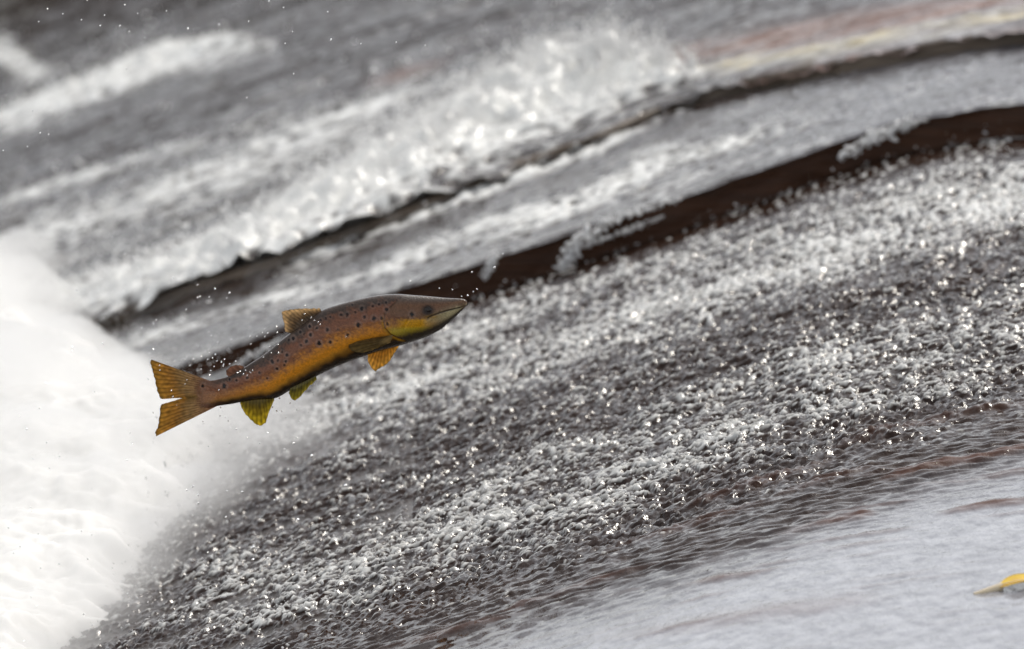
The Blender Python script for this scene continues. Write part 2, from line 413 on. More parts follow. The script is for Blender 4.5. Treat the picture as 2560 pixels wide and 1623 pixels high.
# third shelf
xs = axis((-4, -1.65, .05), (-1.65, 1.4, .009), (1.4, 4, .05))
ys = axis((0, 1.5, .009), (1.5, 3.5, .013), (3.5, 7.6, .022))
X, T = np.meshgrid(xs, ys)
Y = y2f(X) * (1 - sstep(0, 3, T)) + 4.2 * sstep(0, 3, T) + T - .005 + (.03 * perlin(X / .15, T * 0, 25) + .02 * perlin(X / .05, T * 0, 26)) * np.exp(-(T / .06) ** 2)
turb, tb, tcn = turbulence(X, Y, 1.7, 30)
fr = strokes(FROTH_C, X, Y); oc = np.clip(strokes(OCHRE_C, X, Y) * (.85 + .9 * perlin(X / .16, Y / .05, 37)), 0, 1)
patch = perlin(X / .35, Y / .3, 32) * .6 + perlin(X / .9, Y / .22, 33) * .6
rough = np.clip(.30 + fr + .30 * patch, .1, 1.2)
rise = strokes(RISE_C, X, Y) * (1 - .5 * sstep(-.6, -.9, X) * sstep(7, 8, Y))
Z = zbase(X, Y) + STEP_2 + .018 * rough * turb + .010 * perlin(X / .55, Y / .10, 34) + .006 * perlin(X / .22, Y / .05, 40)
Z += rise * (1 + .5 * perlin(X / .10, Y / .14, 35) + .5 * perlin(X / .05, Y / .07, 36)) + .008 * oc
Z += (.012 * perlin(X / .09, T * 6, 38) + .010 * perlin(X / .035, T * 12, 39) - .008) * np.exp(-(T / .05) ** 2)
dens = np.clip(.04 + 1.25 * fr + .25 * patch, 0, 1.5)
froth = sstep(.6 - .9 * dens, 1.05 - .9 * dens, .55 * turb + .3 * tb + .2 * tcn + .25) * np.clip(dens * 1.8, 0, 1)
froth = np.maximum(froth, sstep(.45, .95, fr + .30 * patch + .25 * turb))
froth = np.clip(froth + .75 * oc, 0, 1)
wc = link('weir_water', mesh_np('weir_water', np.stack([X, Y, Z], -1).reshape(-1, 3), grid_faces(len(ys), len(xs)),
          attrs={'froth': froth, 'streak': np.clip(strokes(STREAK_C, X, Y) * (.8 + .8 * perlin(X / .3, Y / .12, 41)), 0, 1) * (1 - oc), 'ochre': oc, 'sky_sheen': .3 * sstep(.5, 1.0, X)}), M['water_far'])
tag(wc, 'wide upper shelf of the weir with a churning white torrent', None, None, 'structure')
spray_src.append((X.ravel(), Y.ravel(), Z.ravel(), (np.clip(fr, 0, 1) * froth * 1.2 * (1 - oc)).ravel()))

# the two dark risers
def riser(name, yf, z0, z1, label, seed, mat):
    xs = axis((-2.6, -1.2, .05), (-1.2, 1.4, .012), (1.4, 2.8, .05)); tz = np.linspace(0, 1, 14)
    X, T = np.meshgrid(xs, tz)
    Y0 = yf(X)
    zb = zbase(X, Y0)
    Z = zb + z0 - .04 + (z1 - z0 + .035) * T
    Yr = Y0 + .004 + .012 * T + .006 * perlin(X / .12, T / .35, seed) + .003 * perlin(X / .03, T / .2, seed + 1)
    # close it with a back face so that it has thickness
    Vf = np.stack([X, Yr, Z], -1).reshape(-1, 3); Vb = np.stack([X, Yr * 0 + Y0 + .14, Z], -1).reshape(-1, 3)
    n, nc, nr = len(Vf), len(xs), len(tz)
    F = grid_faces(nr, nc); top = (nr - 1) * nc + np.arange(nc - 1)
    caps = np.stack([top, top + 1, n + top + 1, n + top], -1)
    o = link(name, mesh_np(name, np.concatenate([Vf, Vb]), np.concatenate([F, F[:, ::-1] + n, caps])), M[mat])
    return tag(o, label, 'weir step')
riser('weir_step', y1f, 0, STEP_1, 'long dark brown wet timber step between the lower and the middle shelf of water', 50, 'timber')
riser('weir_step', y2f, STEP_1, STEP_2, 'thin dark step line under the white torrent of the upper shelf', 60, 'stone')

def ico():
    p = (1 + 5 ** .5) / 2
    v = np.array([(-1, p, 0), (1, p, 0), (-1, -p, 0), (1, -p, 0), (0, -1, p), (0, 1, p), (0, -1, -p), (0, 1, -p), (p, 0, -1), (p, 0, 1), (-p, 0, -1), (-p, 0, 1)], float)
    f = np.array([(0, 11, 5), (0, 5, 1), (0, 1, 7), (0, 7, 10), (0, 10, 11), (1, 5, 9), (5, 11, 4), (11, 10, 2), (10, 7, 6), (7, 1, 8), (3, 9, 4), (3, 4, 2), (3, 2, 6), (3, 6, 8), (3, 8, 9), (4, 9, 5), (2, 4, 11), (6, 2, 10), (8, 6, 7), (9, 8, 1)])
    return v / np.linalg.norm(v[0]), f
IV, IF = ico()
OV = np.array([(1, 0, 0), (-1, 0, 0), (0, 1, 0), (0, -1, 0), (0, 0, 1), (0, 0, -1)], float)
OF = np.array([(0, 2, 4), (2, 1, 4), (1, 3, 4), (3, 0, 4), (2, 0, 5), (1, 2, 5), (3, 1, 5), (0, 3, 5)])
def blobs(P, rad, elong, IV=IV, IF=IF):
    n = len(P); nv = len(IV)
    d = rng.normal(size=(n, 3)); d /= np.linalg.norm(d, axis=1)[:, None]
    V = IV[None] * rad[:, None, None]
    V = V + d[:, None, :] * ((IV[None] * d[:, None, :]).sum(-1) * (elong - 1)[:, None] * rad[:, None])[..., None]
    V = V * (1 + .25 * rng.normal(size=(n, nv, 1))) + P[:, None, :]
    F = IF[None] + (np.arange(n) * nv)[:, None, None]
    return V.reshape(-1, 3), F.reshape(-1, 3)

# spurts of water shooting over the dark step
def spurt(pts, rad, seed, label):
    P = catmull(pts, 150); q = np.linspace(0, 1, 150)
    rr = np.interp(q, np.linspace(0, 1, len(rad)), rad)
    P = P + rng.normal(size=P.shape) * rr[:, None] * np.array([1.3, 1.0, .8])
    V, F = blobs(P, rr * rng.uniform(.25, .85, 150), 1 + rng.exponential(.9, 150))
    o = link('water_spurt', mesh_np('water_spurt', V, F), M['spray'])
    return tag(o, label, 'splash', 'spurts of water over the dark step')
def lip(x, dz, dy): 
    yy = float(y1f(x)) + dy
    return (x, yy, float(zbase(np.array(x), np.array(yy))) + STEP_1 + dz)
spurt([lip(.38, -.006, -.005), lip(.30, -.004, -.02), lip(.21, .000, -.05), lip(.155, -.012, -.08), lip(.125, -.042, -.10), lip(.112, -.066, -.11)], [.003, .005, .007, .010, .008, .003], 100, 'largest white spurt of water curling down over the dark step')
spurt([lip(.34, -.030, -.02), lip(.27, -.034, -.03), lip(.19, -.036, -.04), lip(.16, -.04, -.05)], [.002, .004, .004, .001], 103, 'thin grey trickle tucked under the largest white spurt')
spurt([lip(.93, -.010, -.005), lip(.87, -.010, -.03), lip(.80, -.016, -.06), lip(.735, -.034, -.08)], [.003, .006, .008, .003], 106, 'slim white spurt of water high up the dark step, nearest the right edge')
spurt([lip(-.03, .0, -.005), lip(-.05, -.012, -.03), lip(-.06, -.04, -.04)], [.002, .005, .002], 109, 'small spurt of water on the dark step above the trout\'s snout')
spurt([lip(-.50, -.02, -.005), lip(-.56, -.03, -.04), lip(-.63, -.045, -.06)], [.002, .005, .002], 112, 'spurt of water over the dark step beside the trout\'s tail')

# river bed and banks out to the horizon
def sheet(name, x0, x1, y0, y1, z, n, mat, bumps=0, label=None):
    xs = np.linspace(x0, x1, n); ys = np.linspace(y0, y1, n); X, Y = np.meshgrid(xs, ys)
    Z = z + bumps * perlin(X / 7, Y / 7, 70) + bumps * .3 * perlin(X / 1.7, Y / 1.7, 71)
    o = link(name, mesh_np(name, np.stack([X, Y, Z], -1).reshape(-1, 3), grid_faces(n, n)), mat)
    return tag(o, label, None, None, 'structure')
sheet('ground', -900, 900, -900, 900, -1.6, 80, M['bank'], 0, 'dark river bed and low ground around the weir')
# far bank: a low dark edge of earth beyond the upper shelf
xs = np.linspace(-9, 7, 320); ts = np.linspace(0, 1, 24); X, T = np.meshgrid(xs, ts)
Yb = 11.2 + .45 * (X + 1.5) * -.2 + 3.5 * T
Zb = zbase(np.clip(X, -2.5, 3), Yb) + STEP_2 - .1 + 1.15 * sstep(0, .5, T) + .14 * perlin(X / .7, T * 4, 72) * sstep(0, .3, T) + .05 * perlin(X / .15, T * 12, 73)
bk = link('river_bank', mesh_np('river_bank', np.stack([X, Yb, Zb], -1).reshape(-1, 3), grid_faces(24, 320)), M['bank'])
tag(bk, 'dark low bank at the far edge of the weir', None, None, 'structure')

# ------------------------------------------------------------------ the foam at the foot of the weir
FE = np.array([(-3, -1.3), (-1.5, -1.05), (0, -.86), (.2, -.80), (1.3, -.63), (2.2, -.52), (2.7, -.66), (3.1, -.80), (3.5, -.88), (4, -1.0), (5, -1.08), (5.7, -1.15), (7, -1.6)])
FZ = np.array([(-3, -.74), (0, -.68), (1.3, -.62), (2.3, -.55), (3.5, -.57), (4.5, -.63), (6, -.80), (7, -.9)])
xs = axis((-4, -1.5, .03), (-1.5, -.36, .009)); ys = axis((-3, 0, .03), (0, 3, .012), (3, 7, .018))
X, Y = np.meshgrid(xs, ys)
edge = np.interp(Y, FE[:, 0], FE[:, 1]) + .05 * perlin(X / .2, Y / .25, 80) + .025 * perlin(X / .07, Y / .09, 81)
m = sstep(-.02, .22, edge - X)
bil = .024 * (1 - 2 * np.abs(perlin(X / .30, Y / .42, 82))) + .012 * (1 - 2 * np.abs(perlin(X / .13, Y / .19, 83))) \
    + .006 * (1 - 2 * np.abs(perlin(X / .055, Y / .08, 84))) + .005 * perlin(X / .022, Y / .03, 85)
Zt = np.interp(Y, FZ[:, 0], FZ[:, 1]) + bil
lev = np.where(Y > y2f(X), STEP_2, np.where(Y > y1f(X), STEP_1, 0))
Z = (zbase(X, Y) + lev - .05) * (1 - m) + Zt * m
keep = m > .001
fo = link('foam', mesh_np('foam', np.stack([X, Y, Z], -1).reshape(-1, 3), grid_faces(len(ys), len(xs))), M['foam'])
tag(fo, 'mass of bright white foam boiling at the foot of the weir', 'foam', None, 'stuff')
spray_src.append((X.ravel(), Y.ravel(), Z.ravel(), (m * sstep(.6, .0, m) * 4 * sstep(.3, 2.2, Y)).ravel()))

# mist hanging over the foam, over its ragged edge and along the crest of the torrent
def mist_hull(Xm, Ym, top, low, label, mat):
    nr_, nc_ = Xm.shape; nq = nr_ * nc_; F = grid_faces(nr_, nc_)
    Vt = np.stack([Xm, Ym, np.maximum(top, low + .001)], -1).reshape(-1, 3); Vb = np.stack([Xm, Ym, low], -1).reshape(-1, 3)
    per = np.concatenate([np.arange(nc_), np.arange(1, nr_) * nc_ + nc_ - 1, (nr_ - 1) * nc_ + np.arange(nc_ - 2, -1, -1), np.arange(nr_ - 2, 0, -1) * nc_]); pn = np.roll(per, -1)
    o = link('mist', mesh_np('mist', np.concatenate([Vt, Vb]), np.concatenate([F, F[:, ::-1] + nq, np.stack([pn, per, per + nq, pn + nq], -1)])), M[mat])
    return tag(o, label, 'mist', None, 'stuff')
xm = axis((-2.4, -.2, .03)); ym = axis((-.6, 6.4, .05)); Xm, Ym = np.meshgrid(xm, ym)
em = np.interp(Ym, FE[:, 0], FE[:, 1]) + .05 * perlin(Xm / .2, Ym / .25, 80)
mm = (.55 + .32 * sstep(.5, 1.9, Ym)) * sstep(-.05 - .15 * sstep(.8, 2.0, Ym) * sstep(3.0, 2.5, Ym), .10, em - Xm) * sstep(-.6, .3, Ym) * sstep(6.4, 5.6, Ym) * sstep(-2.4, -2.1, Xm)
lv = np.where(Ym > y2f(Xm), STEP_2, np.where(Ym > y1f(Xm), STEP_1, 0))
bot = zbase(Xm, Ym) + lv
foam_top = bot * (1 - sstep(-.02, .22, em - Xm)) + np.interp(Ym, FZ[:, 0], FZ[:, 1]) * sstep(-.02, .22, em - Xm)
mist_hull(Xm, Ym, foam_top + mm * (.085 + .06 * perlin(Xm / .22, Ym / .3, 86) + .03 * perlin(Xm / .08, Ym / .11, 87)).clip(.015, 1), np.minimum(bot, foam_top) - .12,
          'fine white mist hanging over the foam at the foot of the weir', 'mist')
xm = axis((-.95, .62, .02)); tm = axis((.03, 2.9, .03)); Xm, Tm = np.meshgrid(xm, tm)
Ym = y2f(Xm) * (1 - sstep(0, 3, Tm)) + 4.2 * sstep(0, 3, Tm) + Tm
rz = strokes(RISE_C[:1], Xm, Ym)
wgt = sstep(.008, .05, rz) * sstep(-.95, -.5, Xm) * sstep(.62, .45, Xm) * sstep(.03, .2, Tm) * sstep(2.9, 2.5, Tm)
low = zbase(Xm, Ym) + STEP_2 + rz - .035
mist_hull(Xm, Ym, low + wgt * (.045 + .03 * perlin(Xm / .09, Ym / .14, 88) + .03 * perlin(Xm / .04, Ym / .06, 89)).clip(0, 1), low,
          'feathery spray hanging along the crest of the white torrent', 'mist_thin')

# ------------------------------------------------------------------ spray torn off the broken water: one uncountable mass
counts = [8000, 1200, 10000, 13000]; heights = [.008, .008, .026, .055]
Ps, Rs, Es = [], [], []
for (sx, sy, sz, w), n, h in zip(spray_src, counts, heights):
    w = np.clip(w, 0, None) * ((sx > -1.9) & (sx < 1.7)); idx = rng.choice(len(sx), n, p=w / w.sum())
    P = np.stack([sx[idx], sy[idx], sz[idx] + rng.exponential(h, n)], -1) + rng.normal(size=(n, 3)) * .004
    fine = .45 if h > .05 else .62 if h < .01 else 1.0
    Ps.append(P); Rs.append(fine * (.0012 + rng.exponential(.0011, n).clip(0, .005))); Es.append(1 + rng.exponential(.7, n))
# jets leaping off the crest of the torrent
for k in range(110):
    x0 = rng.uniform(-.30, .44); q = np.array(RISE_C[0])[::-1] if RISE_C[0][0][0] > RISE_C[0][-1][0] else np.array(RISE_C[0])
    y0 = np.interp(x0, q[:, 0], q[:, 1]) + rng.normal() * .12; up = np.interp(x0, [-.3, 0, .2, .44], [.03, .05, .085, .04]) * rng.uniform(.4, 1.15)
    t_ = rng.uniform(0, 1, 45) ** 1.3; lean = rng.normal(0, .35)
    z0 = float(zbase(np.array(x0), np.array(y0))) + STEP_2 + float(np.interp(x0, q[:, 0], q[:, 3])) * .9
    P = np.stack([x0 + lean * up * t_ + .012 * t_ * rng.normal(size=45), y0 + .02 * rng.normal(size=45), z0 + up * t_ + .003 * rng.normal(size=45)], -1)
    Ps.append(P); Rs.append((.0042 - .0028 * t_) * rng.uniform(.6, 1.3, 45)); Es.append(1 + rng.exponential(.8, 45))
V, F = blobs(np.concatenate(Ps), np.concatenate(Rs), np.concatenate(Es), OV, OF)
sp = link('spray', mesh_np('spray', V, F), M['spray'])
tag(sp, 'fine spray and flecks torn off the broken water', 'spray', None, 'stuff')

# ------------------------------------------------------------------ the trout
# outline measured on the photograph in its pixels; U metres per pixel, local origin at the fish's middle
U, FX, FY = 2.0 / 2560, 800.0, 880.0
def fp(px, py, y=0.0): return np.stack([(np.asarray(px, float) - FX) * U, np.zeros_like(np.asarray(px, float)) + y, (FY - np.asarray(py, float)) * U / math.cos(PITCH)], -1)
fish = bpy.data.objects.new('trout', None)
col.objects.link(fish)
fish.location = ((FX - 1280) * U, 0.0, (811.5 - FY) * U / math.cos(PITCH))
tag(fish, 'leaping brown trout with dark spots and orange flank, arched above the weir', 'fish')

# (top x, top y, bottom x, bottom y, half width)
ST = [(462, 966, 466, 1018, .2), (478, 956, 488, 1022, .8), (500, 951, 516, 1022, 3.0), (525, 952.5, 544, 1016, 9.5), (560, 945, 577, 1011, 14), (588, 934, 608, 1005, 18), (615, 916, 645, 1000, 22),
      (643, 898, 688, 996, 27), (670, 879, 722, 978, 31), (698, 854, 757, 960, 34), (727, 832, 798, 937, 36), (764, 806, 835, 919, 38),
      (803, 777, 869, 905, 39), (845, 762, 912, 890, 39), (892, 749.5, 948, 878, 38.5), (939, 740, 982, 869, 37.5), (972, 736.5, 1010, 861, 37), (1000, 736, 1034, 853.5, 36),
      (1034, 739, 1060, 845, 33), (1062, 741, 1080, 836, 29.5), (1085, 743, 1099, 826, 25.5), (1110, 745.5, 1118, 812, 20.5), (1132, 746.8, 1135, 797, 15.5), (1148, 747.5, 1149, 783, 12), (1159, 749, 1160, 773, 9), (1165, 752, 1165, 767, 5.5), (1167.5, 756, 1167.5, 762, 1.5)]
NS, NA = 520, 180
S = catmull(ST, NS)
th = np.linspace(0, 2 * np.pi, NA, endpoint=False)           # 0 = top, pi = bottom, sin>0 = towards the camera
ct, stn = np.cos(th), np.sin(th)
tt = (1 - ct) / 2                                            # 0 top .. 1 bottom
PX = S[:, 0:1] * (1 - tt) + S[:, 2:3] * tt
PY = S[:, 1:2] * (1 - tt) + S[:, 3:4] * tt
wid = S[:, 4:5] * np.sign(stn) * np.abs(stn) ** .94
# relief measured in the side view: gill cover, mouth, jaw
def pdist(poly, x, y):
    best = np.full(x.shape, 1e9); side = np.zeros(x.shape); par = np.zeros(x.shape)
    for k in range(len(poly) - 1):
        (ax, ay), (bx, by) = poly[k], poly[k + 1]
        dx, dy = bx - ax, by - ay; L = dx * dx + dy * dy
        f = np.clip(((x - ax) * dx + (y - ay) * dy) / L, 0, 1)
        d = np.hypot(x - ax - f * dx, y - ay - f * dy); s = dx * (y - ay) - dy * (x - ax)
        u = d < best; best = np.where(u, d, best); side = np.where(u, s, side); par = np.where(u, (k + f) / (len(poly) - 1), par)
    return best, side, par
GILL = [(996, 748), (987, 754), (972, 767), (962, 782), (960, 800), (965, 816), (977, 830), (1000, 842), (1020, 848)]
MOUTH = [(1165, 765), (1150, 768), (1125, 773), (1100, 779), (1080, 786), (1064, 794)]
MAXIL = [(1140, 769), (1110, 779), (1085, 790), (1066, 803)]
PREOP = [(1034, 768), (1026, 785), (1018, 800), (1010, 818), (1018, 832), (1050, 828)]
gd, gs, gp = pdist(GILL, PX, PY); md, ms, mp = pdist(MOUTH, PX, PY); xd, xs_, xp = pdist(MAXIL, PX, PY); od, os_, op_ = pdist(PREOP, PX, PY)
headside = gs < 0 if np.mean(gs[int(NS * .93)]) < 0 else gs > 0
fadeg = sstep(0, .15, gp) * sstep(1, .9, gp)
rel = np.where(headside, 3.4 * np.exp(-(gd / 14) ** 2), -2.2 * np.exp(-(gd / 3.5) ** 2)) * fadeg
rel += -2.6 * np.exp(-(md / 1.6) ** 2) * sstep(1, .85, mp) + 1.1 * np.exp(-(xd / 3.5) ** 2) - 1.5 * np.exp(-(od / 2.2) ** 2)
rel += .5 * perlin(PX / 14, PY / 9, 90) * sstep(1090, 960, PX) * .5
eyed = np.hypot((PX - 1069.5) / 12, (PY - 772.5) / 10.5)
rel += -2.0 * np.exp(-(eyed / .95) ** 4) + 1.0 * np.exp(-((eyed - 1.25) / .25) ** 2)
wid = wid + rel * np.sign(stn) * np.abs(stn) ** .5
arch = -10 * np.sin((S[:, 0:1] - 460) / 706 * np.pi)          # a slight sideways bend
V = np.stack([(PX - FX) * U, (-wid + arch * .6 + 6) * U, (FY - PY) * U / math.cos(PITCH)], -1)
# pigment, with the belly's shade painted in
sx = (PX - 460) / 706.0
n1 = perlin(PX / 22, PY / 16, 91); n2 = perlin(PX / 7, PY / 6, 92); n3 = perlin(PX / 2.6, PY / 2.2, 93)
T = tt[None, :] + 0 * PX
def C(*c): return np.array(c, float)
def lerp(a, b, f): return a + (b - a) * f[..., None]
colr = np.zeros(PX.shape + (3,)) + C(.09, .065, .052)
tn = T + .075 * n1 + .05 * n2 + .02 * n3
colr = lerp(colr, C(.26, .105, .055), sstep(.06, .26, tn))
colr = lerp(colr, C(.34, .14, .060), sstep(.30, .48, tn))
oran = lerp(np.zeros_like(colr) + C(.48, .20, .05), C(.80, .31, .022), sstep(.12, .35, sx) * sstep(1.0, .55, sx) + 0 * T)
colr = lerp(colr, 0, sstep(.36, .66, tn)) + oran * sstep(.36, .66, tn)[..., None]
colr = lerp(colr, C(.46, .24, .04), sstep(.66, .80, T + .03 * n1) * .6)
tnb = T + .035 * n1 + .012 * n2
colr = lerp(colr, C(.030, .018, .009), sstep(.70, .90, tnb))  # dark spawning belly, the shade on its underside painted in too
tailc = sstep(.16, .02, sx)
colr = lerp(colr, C(.27, .12, .065), tailc * .9)
colr = lerp(colr, C(.24, .115, .05), sstep(525, 470, PX))
# head
hd = np.where(headside, 1.0, 0.0) * sstep(955, 985, PX)
head = np.zeros_like(colr) + C(.21, .105, .055)
head = lerp(head, C(.12, .095, .08), sstep(.22, .05, T))
chk = sstep(788, 800, PY + 4 * n2) * sstep(1110, 1055, PX) * sstep(845, 832, PY)
head = lerp(head, C(.74, .36, .012), chk)
head = lerp(head, C(.58, .42, .04), chk * sstep(808, 820, PY))
gillred = np.exp(-(((PX - 985) / 17) ** 2 + ((PY - 800) / 15) ** 2))
head = lerp(head, C(.24, .10, .065), gillred * .8)
jx = np.exp(-(xd / 10) ** 2) * sstep(1045, 1075, PX)
head = lerp(head, C(.56, .48, .27), np.clip(jx * .3 + sstep(.36, .60, T + .03 * n2) * sstep(1045, 1145, PX), 0, 1))
head = lerp(head, C(.50, .27, .03), np.exp(-(((PX - 1078) / 16) ** 2 + ((PY - 788) / 5) ** 2)) * .8)
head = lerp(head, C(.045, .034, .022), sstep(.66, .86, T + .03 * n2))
head = lerp(head, C(.030, .018, .012), np.exp(-(md / 2.0) ** 2) * sstep(1.0, .9, mp))
head = lerp(head, C(.20, .12, .06), np.exp(-(((PX - 1158) / 9) ** 2 + ((PY - 760) / 9) ** 2)))
colr = colr * (1 - hd[..., None]) + head * hd[..., None]
rim = np.exp(-((gd - 4) / 3.0) ** 2) * (~headside) * sstep(.35, .55, gp) * sstep(1, .85, gp)
colr = lerp(colr, C(.62, .30, .012), rim * .9)
colr = lerp(colr, C(.07, .035, .012), np.exp(-(gd / 1.6) ** 2) * fadeg * .9)
colr = lerp(colr, C(.010, .008, .008), np.exp(-(eyed / 1.35) ** 4) * .95)
SP2 = [(955, 285, 1), (1070, 262, .9), (1135, 245, .8), (1210, 225, .7), (1215, 290, 1.1), (885, 322, .8), (800, 350, 1), (735, 352, .9), (985, 370, 1), (1085, 385, 1.25), (1165, 383, 1), (915, 452, 1.3), (1225, 440, 1), (1485, 345, 1.3), (805, 553, 1), (590, 505, 1), (520, 410, .7), (620, 635, 1.1), (505, 650, 1.2), (405, 475, .9), (480, 490, .8), (410, 560, 1), (365, 630, .9), (228, 605, 1.1), (180, 625, .7), (300, 540, .8), (575, 390, .7), (620, 375, .6), (155, 775, .8), (150, 840, .8), (50, 920, .9), (130, 880, .7), (10, 860, .8), (340, 560, .6), (700, 500, .5), (690, 620, .5), (850, 250, .6)]
SP1 = [(1580, 410, .8), (1640, 425, .7), (1590, 480, .9), (1550, 540, 1), (1430, 520, .8), (1500, 575, .8), (1375, 665, 1), (1290, 715, .8), (1240, 725, 1), (1285, 790, .9), (1360, 720, .8), (1190, 880, .8), (915, 905, .8), (800, 960, 1.3), (605, 965, 1), (1010, 880, .9), (1665, 555, 1.2), (1120, 830, .7), (1330, 640, .7), (850, 900, .7)]
spots = [(680 + a / 4.242, 700 + b_ / 4.242, s) for a, b_, s in SP2] + [(340 + a / 3.635, 700 + b_ / 3.635, s) for a, b_, s in SP1]
for sxp, syp, s in spots:
    dd = np.hypot((PX - sxp) / .9, PY - syp + .6 * n3) / (s * .94)
    colr = lerp(colr, C(.36, .25, .20), np.exp(-((dd - 7.4) / 2.0) ** 2) * .34 * min(s, 1))
    colr = lerp(colr, C(.010, .008, .009), sstep(5.8, 3.2, dd + 1.2 * n2) * min(1, .62 + .30 * s))
lat = np.exp(-((T - .47) / .008) ** 2) * (1 - hd)
colr = lerp(colr, C(.10, .05, .03), lat * .35)
colr *= (1 + .22 * n2 + .26 * n3)[..., None]
bands = 1 + .04 * np.sin(PX * .9 + .4 * PY)[..., None]
colr = np.clip(colr * bands * .88, .003, .9)
Vf = V.reshape(-1, 3); Ff = grid_faces(NS, NA, True)
n0 = len(Vf)
Vf = np.concatenate([Vf, [V[0].mean(0)], [V[-1].mean(0)]])
cf = np.concatenate([colr.reshape(-1, 3), [colr[0, 0]], [colr[-1, 0]]])
j = np.arange(NA); jn = (j + 1) % NA
cap0 = np.stack([jn, j, np.full(NA, n0), np.full(NA, n0)], -1); cap1 = np.stack([(NS - 1) * NA + j, (NS - 1) * NA + jn, np.full(NA, n0 + 1), np.full(NA, n0 + 1)], -1)
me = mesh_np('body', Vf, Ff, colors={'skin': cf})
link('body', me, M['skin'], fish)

# fins: closed thin lenses with ray ridges, from base line to edge line
def fin(name, base, edge, y0, y1, c_base, c_edge, rays=14, thick=1.3, ragged=2.0, pw=1.3, nt=150, nr=40, seed=0, bow=0.0, mid=None, label=None):
    B = np.asarray(base, float); E = np.asarray(edge, float)
    def lin(P, n):
        s = np.r_[0, np.cumsum(np.hypot(*np.diff(P, axis=0).T))]; q = np.linspace(0, s[-1], n)
        return np.stack([np.interp(q, s, P[:, 0]), np.interp(q, s, P[:, 1])], -1)
    B, E = lin(B, nt), lin(E, nt)
    tq = np.linspace(0, 1, nt)
    E = E + (ragged * perlin(tq * rays * 1.7, 0 * tq + seed, 95))[:, None] * (E - B) / np.maximum(np.linalg.norm(E - B, axis=1), 1)[:, None]
    r = np.linspace(0, 1, nr)
    P = B[:, None] * (1 - r)[None, :, None] + E[:, None] * r[None, :, None]
    if mid is not None:
        P += np.asarray(mid, float)[None, None, :] * (r * (1 - r) * 4)[None, :, None]
    rayw = .5 + .5 * np.cos(2 * np.pi * rays * (tq[:, None] + .015 * perlin(r * 3, r * 0 + seed, 96)[None, :]) * (1 + .0 * r[None, :]))
    th_ = thick * (1 - .8 * r[None, :]) * (.35 + .65 * rayw) * np.minimum(1, np.minimum(tq, 1 - tq)[:, None] * 25 + .15) + .12
    yc = y0 + (y1 - y0) * r[None, :] + bow * np.sin(np.pi * tq)[:, None] * r[None, :] + 1.2 * r[None, :] * perlin(tq * 3, tq * 0 + seed, 97)[:, None]
    def lay(sg): return np.stack([(P[..., 0] - FX) * U, (yc + sg * th_) * U, (FY - P[..., 1]) * U / math.cos(PITCH)], -1).reshape(-1, 3)
    nz = perlin(P[..., 0] / 9, P[..., 1] / 9, 98 + seed)
    ck = np.asarray(c_base)[None, None] * ((1 - r ** pw))[None, :, None] + np.asarray(c_edge)[None, None] * (r ** pw)[None, :, None]
    ck = ck * (.76 + .38 * (1 - rayw[..., None] ** 2)) * (1 + .35 * nz[..., None])
    margin = sstep(.93, 1, r)[None, :, None] * .35
    ck = np.clip(ck * (1 - margin), .003, .9)
    F = grid_faces(nt, nr); n = nt * nr
    rim_ = []
    per = np.concatenate([np.arange(nr), np.arange(1, nt) * nr + nr - 1, (nt - 1) * nr + np.arange(nr - 2, -1, -1), np.arange(nt - 2, 0, -1) * nr])
    pn = np.roll(per, -1)
    rim_ = np.stack([per, pn, pn + n, per + n], -1)
    me = mesh_np(name, np.concatenate([lay(-1), lay(1)]), np.concatenate([F, F[:, ::-1] + n, rim_]), attrs={'thin': np.tile((.7 * sstep(.35 if name == 'tail_fin' else .1, .75 if name == 'tail_fin' else .4, r))[None, :], (2 * nt, 1))}, colors={'skin': np.concatenate([ck.reshape(-1, 3)] * 2)})
    o = link(name, me, M['fin'], fish)
    if label: o['label'] = label
    return o
YB = -1.0
fin('tail_fin', [(524, 953), (530, 985), (543, 1016)],
    [(379, 900), (374, 905), (381, 928), (388, 956), (392, 978), (400, 998), (404, 999), (430, 997), (455, 996), (430, 1004), (403, 1012), (398, 1025), (399, 1040), (396, 1052), (392, 1071), (385, 1084), (389, 1092)],
    6, 4, (.27, .125, .065), (.52, .34, .085), pw=1.1, rays=24, thick=2.0, nt=320, nr=60, seed=1, ragged=1.8)
fin('dorsal_fin', [(806, 782), (785, 796), (765, 812), (735, 836)], [(800, 771), (774, 771), (740, 772), (722, 774), (704, 778), (707, 794), (710, 808), (714, 829)],
    0, -4, (.08, .045, .025), (.75, .58, .36), pw=1.5, rays=13, seed=2, thick=1.6, label='amber dorsal fin with a pale trailing edge')
fin('adipose_fin', [(612, 922), (598, 934), (580, 944)], [(606, 915), (590, 913), (576, 917), (564, 928), (565, 936), (570, 942)],
    3, 2, (.22, .13, .09), (.40, .25, .18), rays=4, seed=3, nt=50, nr=16, label='small reddish adipose fin')
fin('anal_fin', [(602, 1000), (640, 992), (684, 988)], [(599, 1008), (604, 1022), (615, 1038), (632, 1055), (648, 1066), (658, 1061), (664, 1056), (670, 1036), (685, 1001)],
    2, -3, (.14, .09, .02), (.66, .54, .05), rays=11, seed=4, thick=1.5, ragged=2.0)
fin('pelvic_fin', [(726, 968), (760, 952), (790, 938)], [(722, 979), (725, 988), (730, 997), (739, 998), (751, 988), (774, 962), (792, 946)],
    -14, -19, (.10, .08, .02), (.62, .52, .05), rays=9, seed=5)
fin('pectoral_fin', [(930, 874), (960, 862), (992, 856)], [(919, 888), (919, 900), (921, 912), (930, 926), (937, 932), (952, 922), (968, 913), (980, 897), (987, 884), (999, 867)],
    12, 20, (.46, .25, .05), (.66, .45, .14), rays=11, seed=6, ragged=1.6, label='amber pectoral fin hanging below the belly')
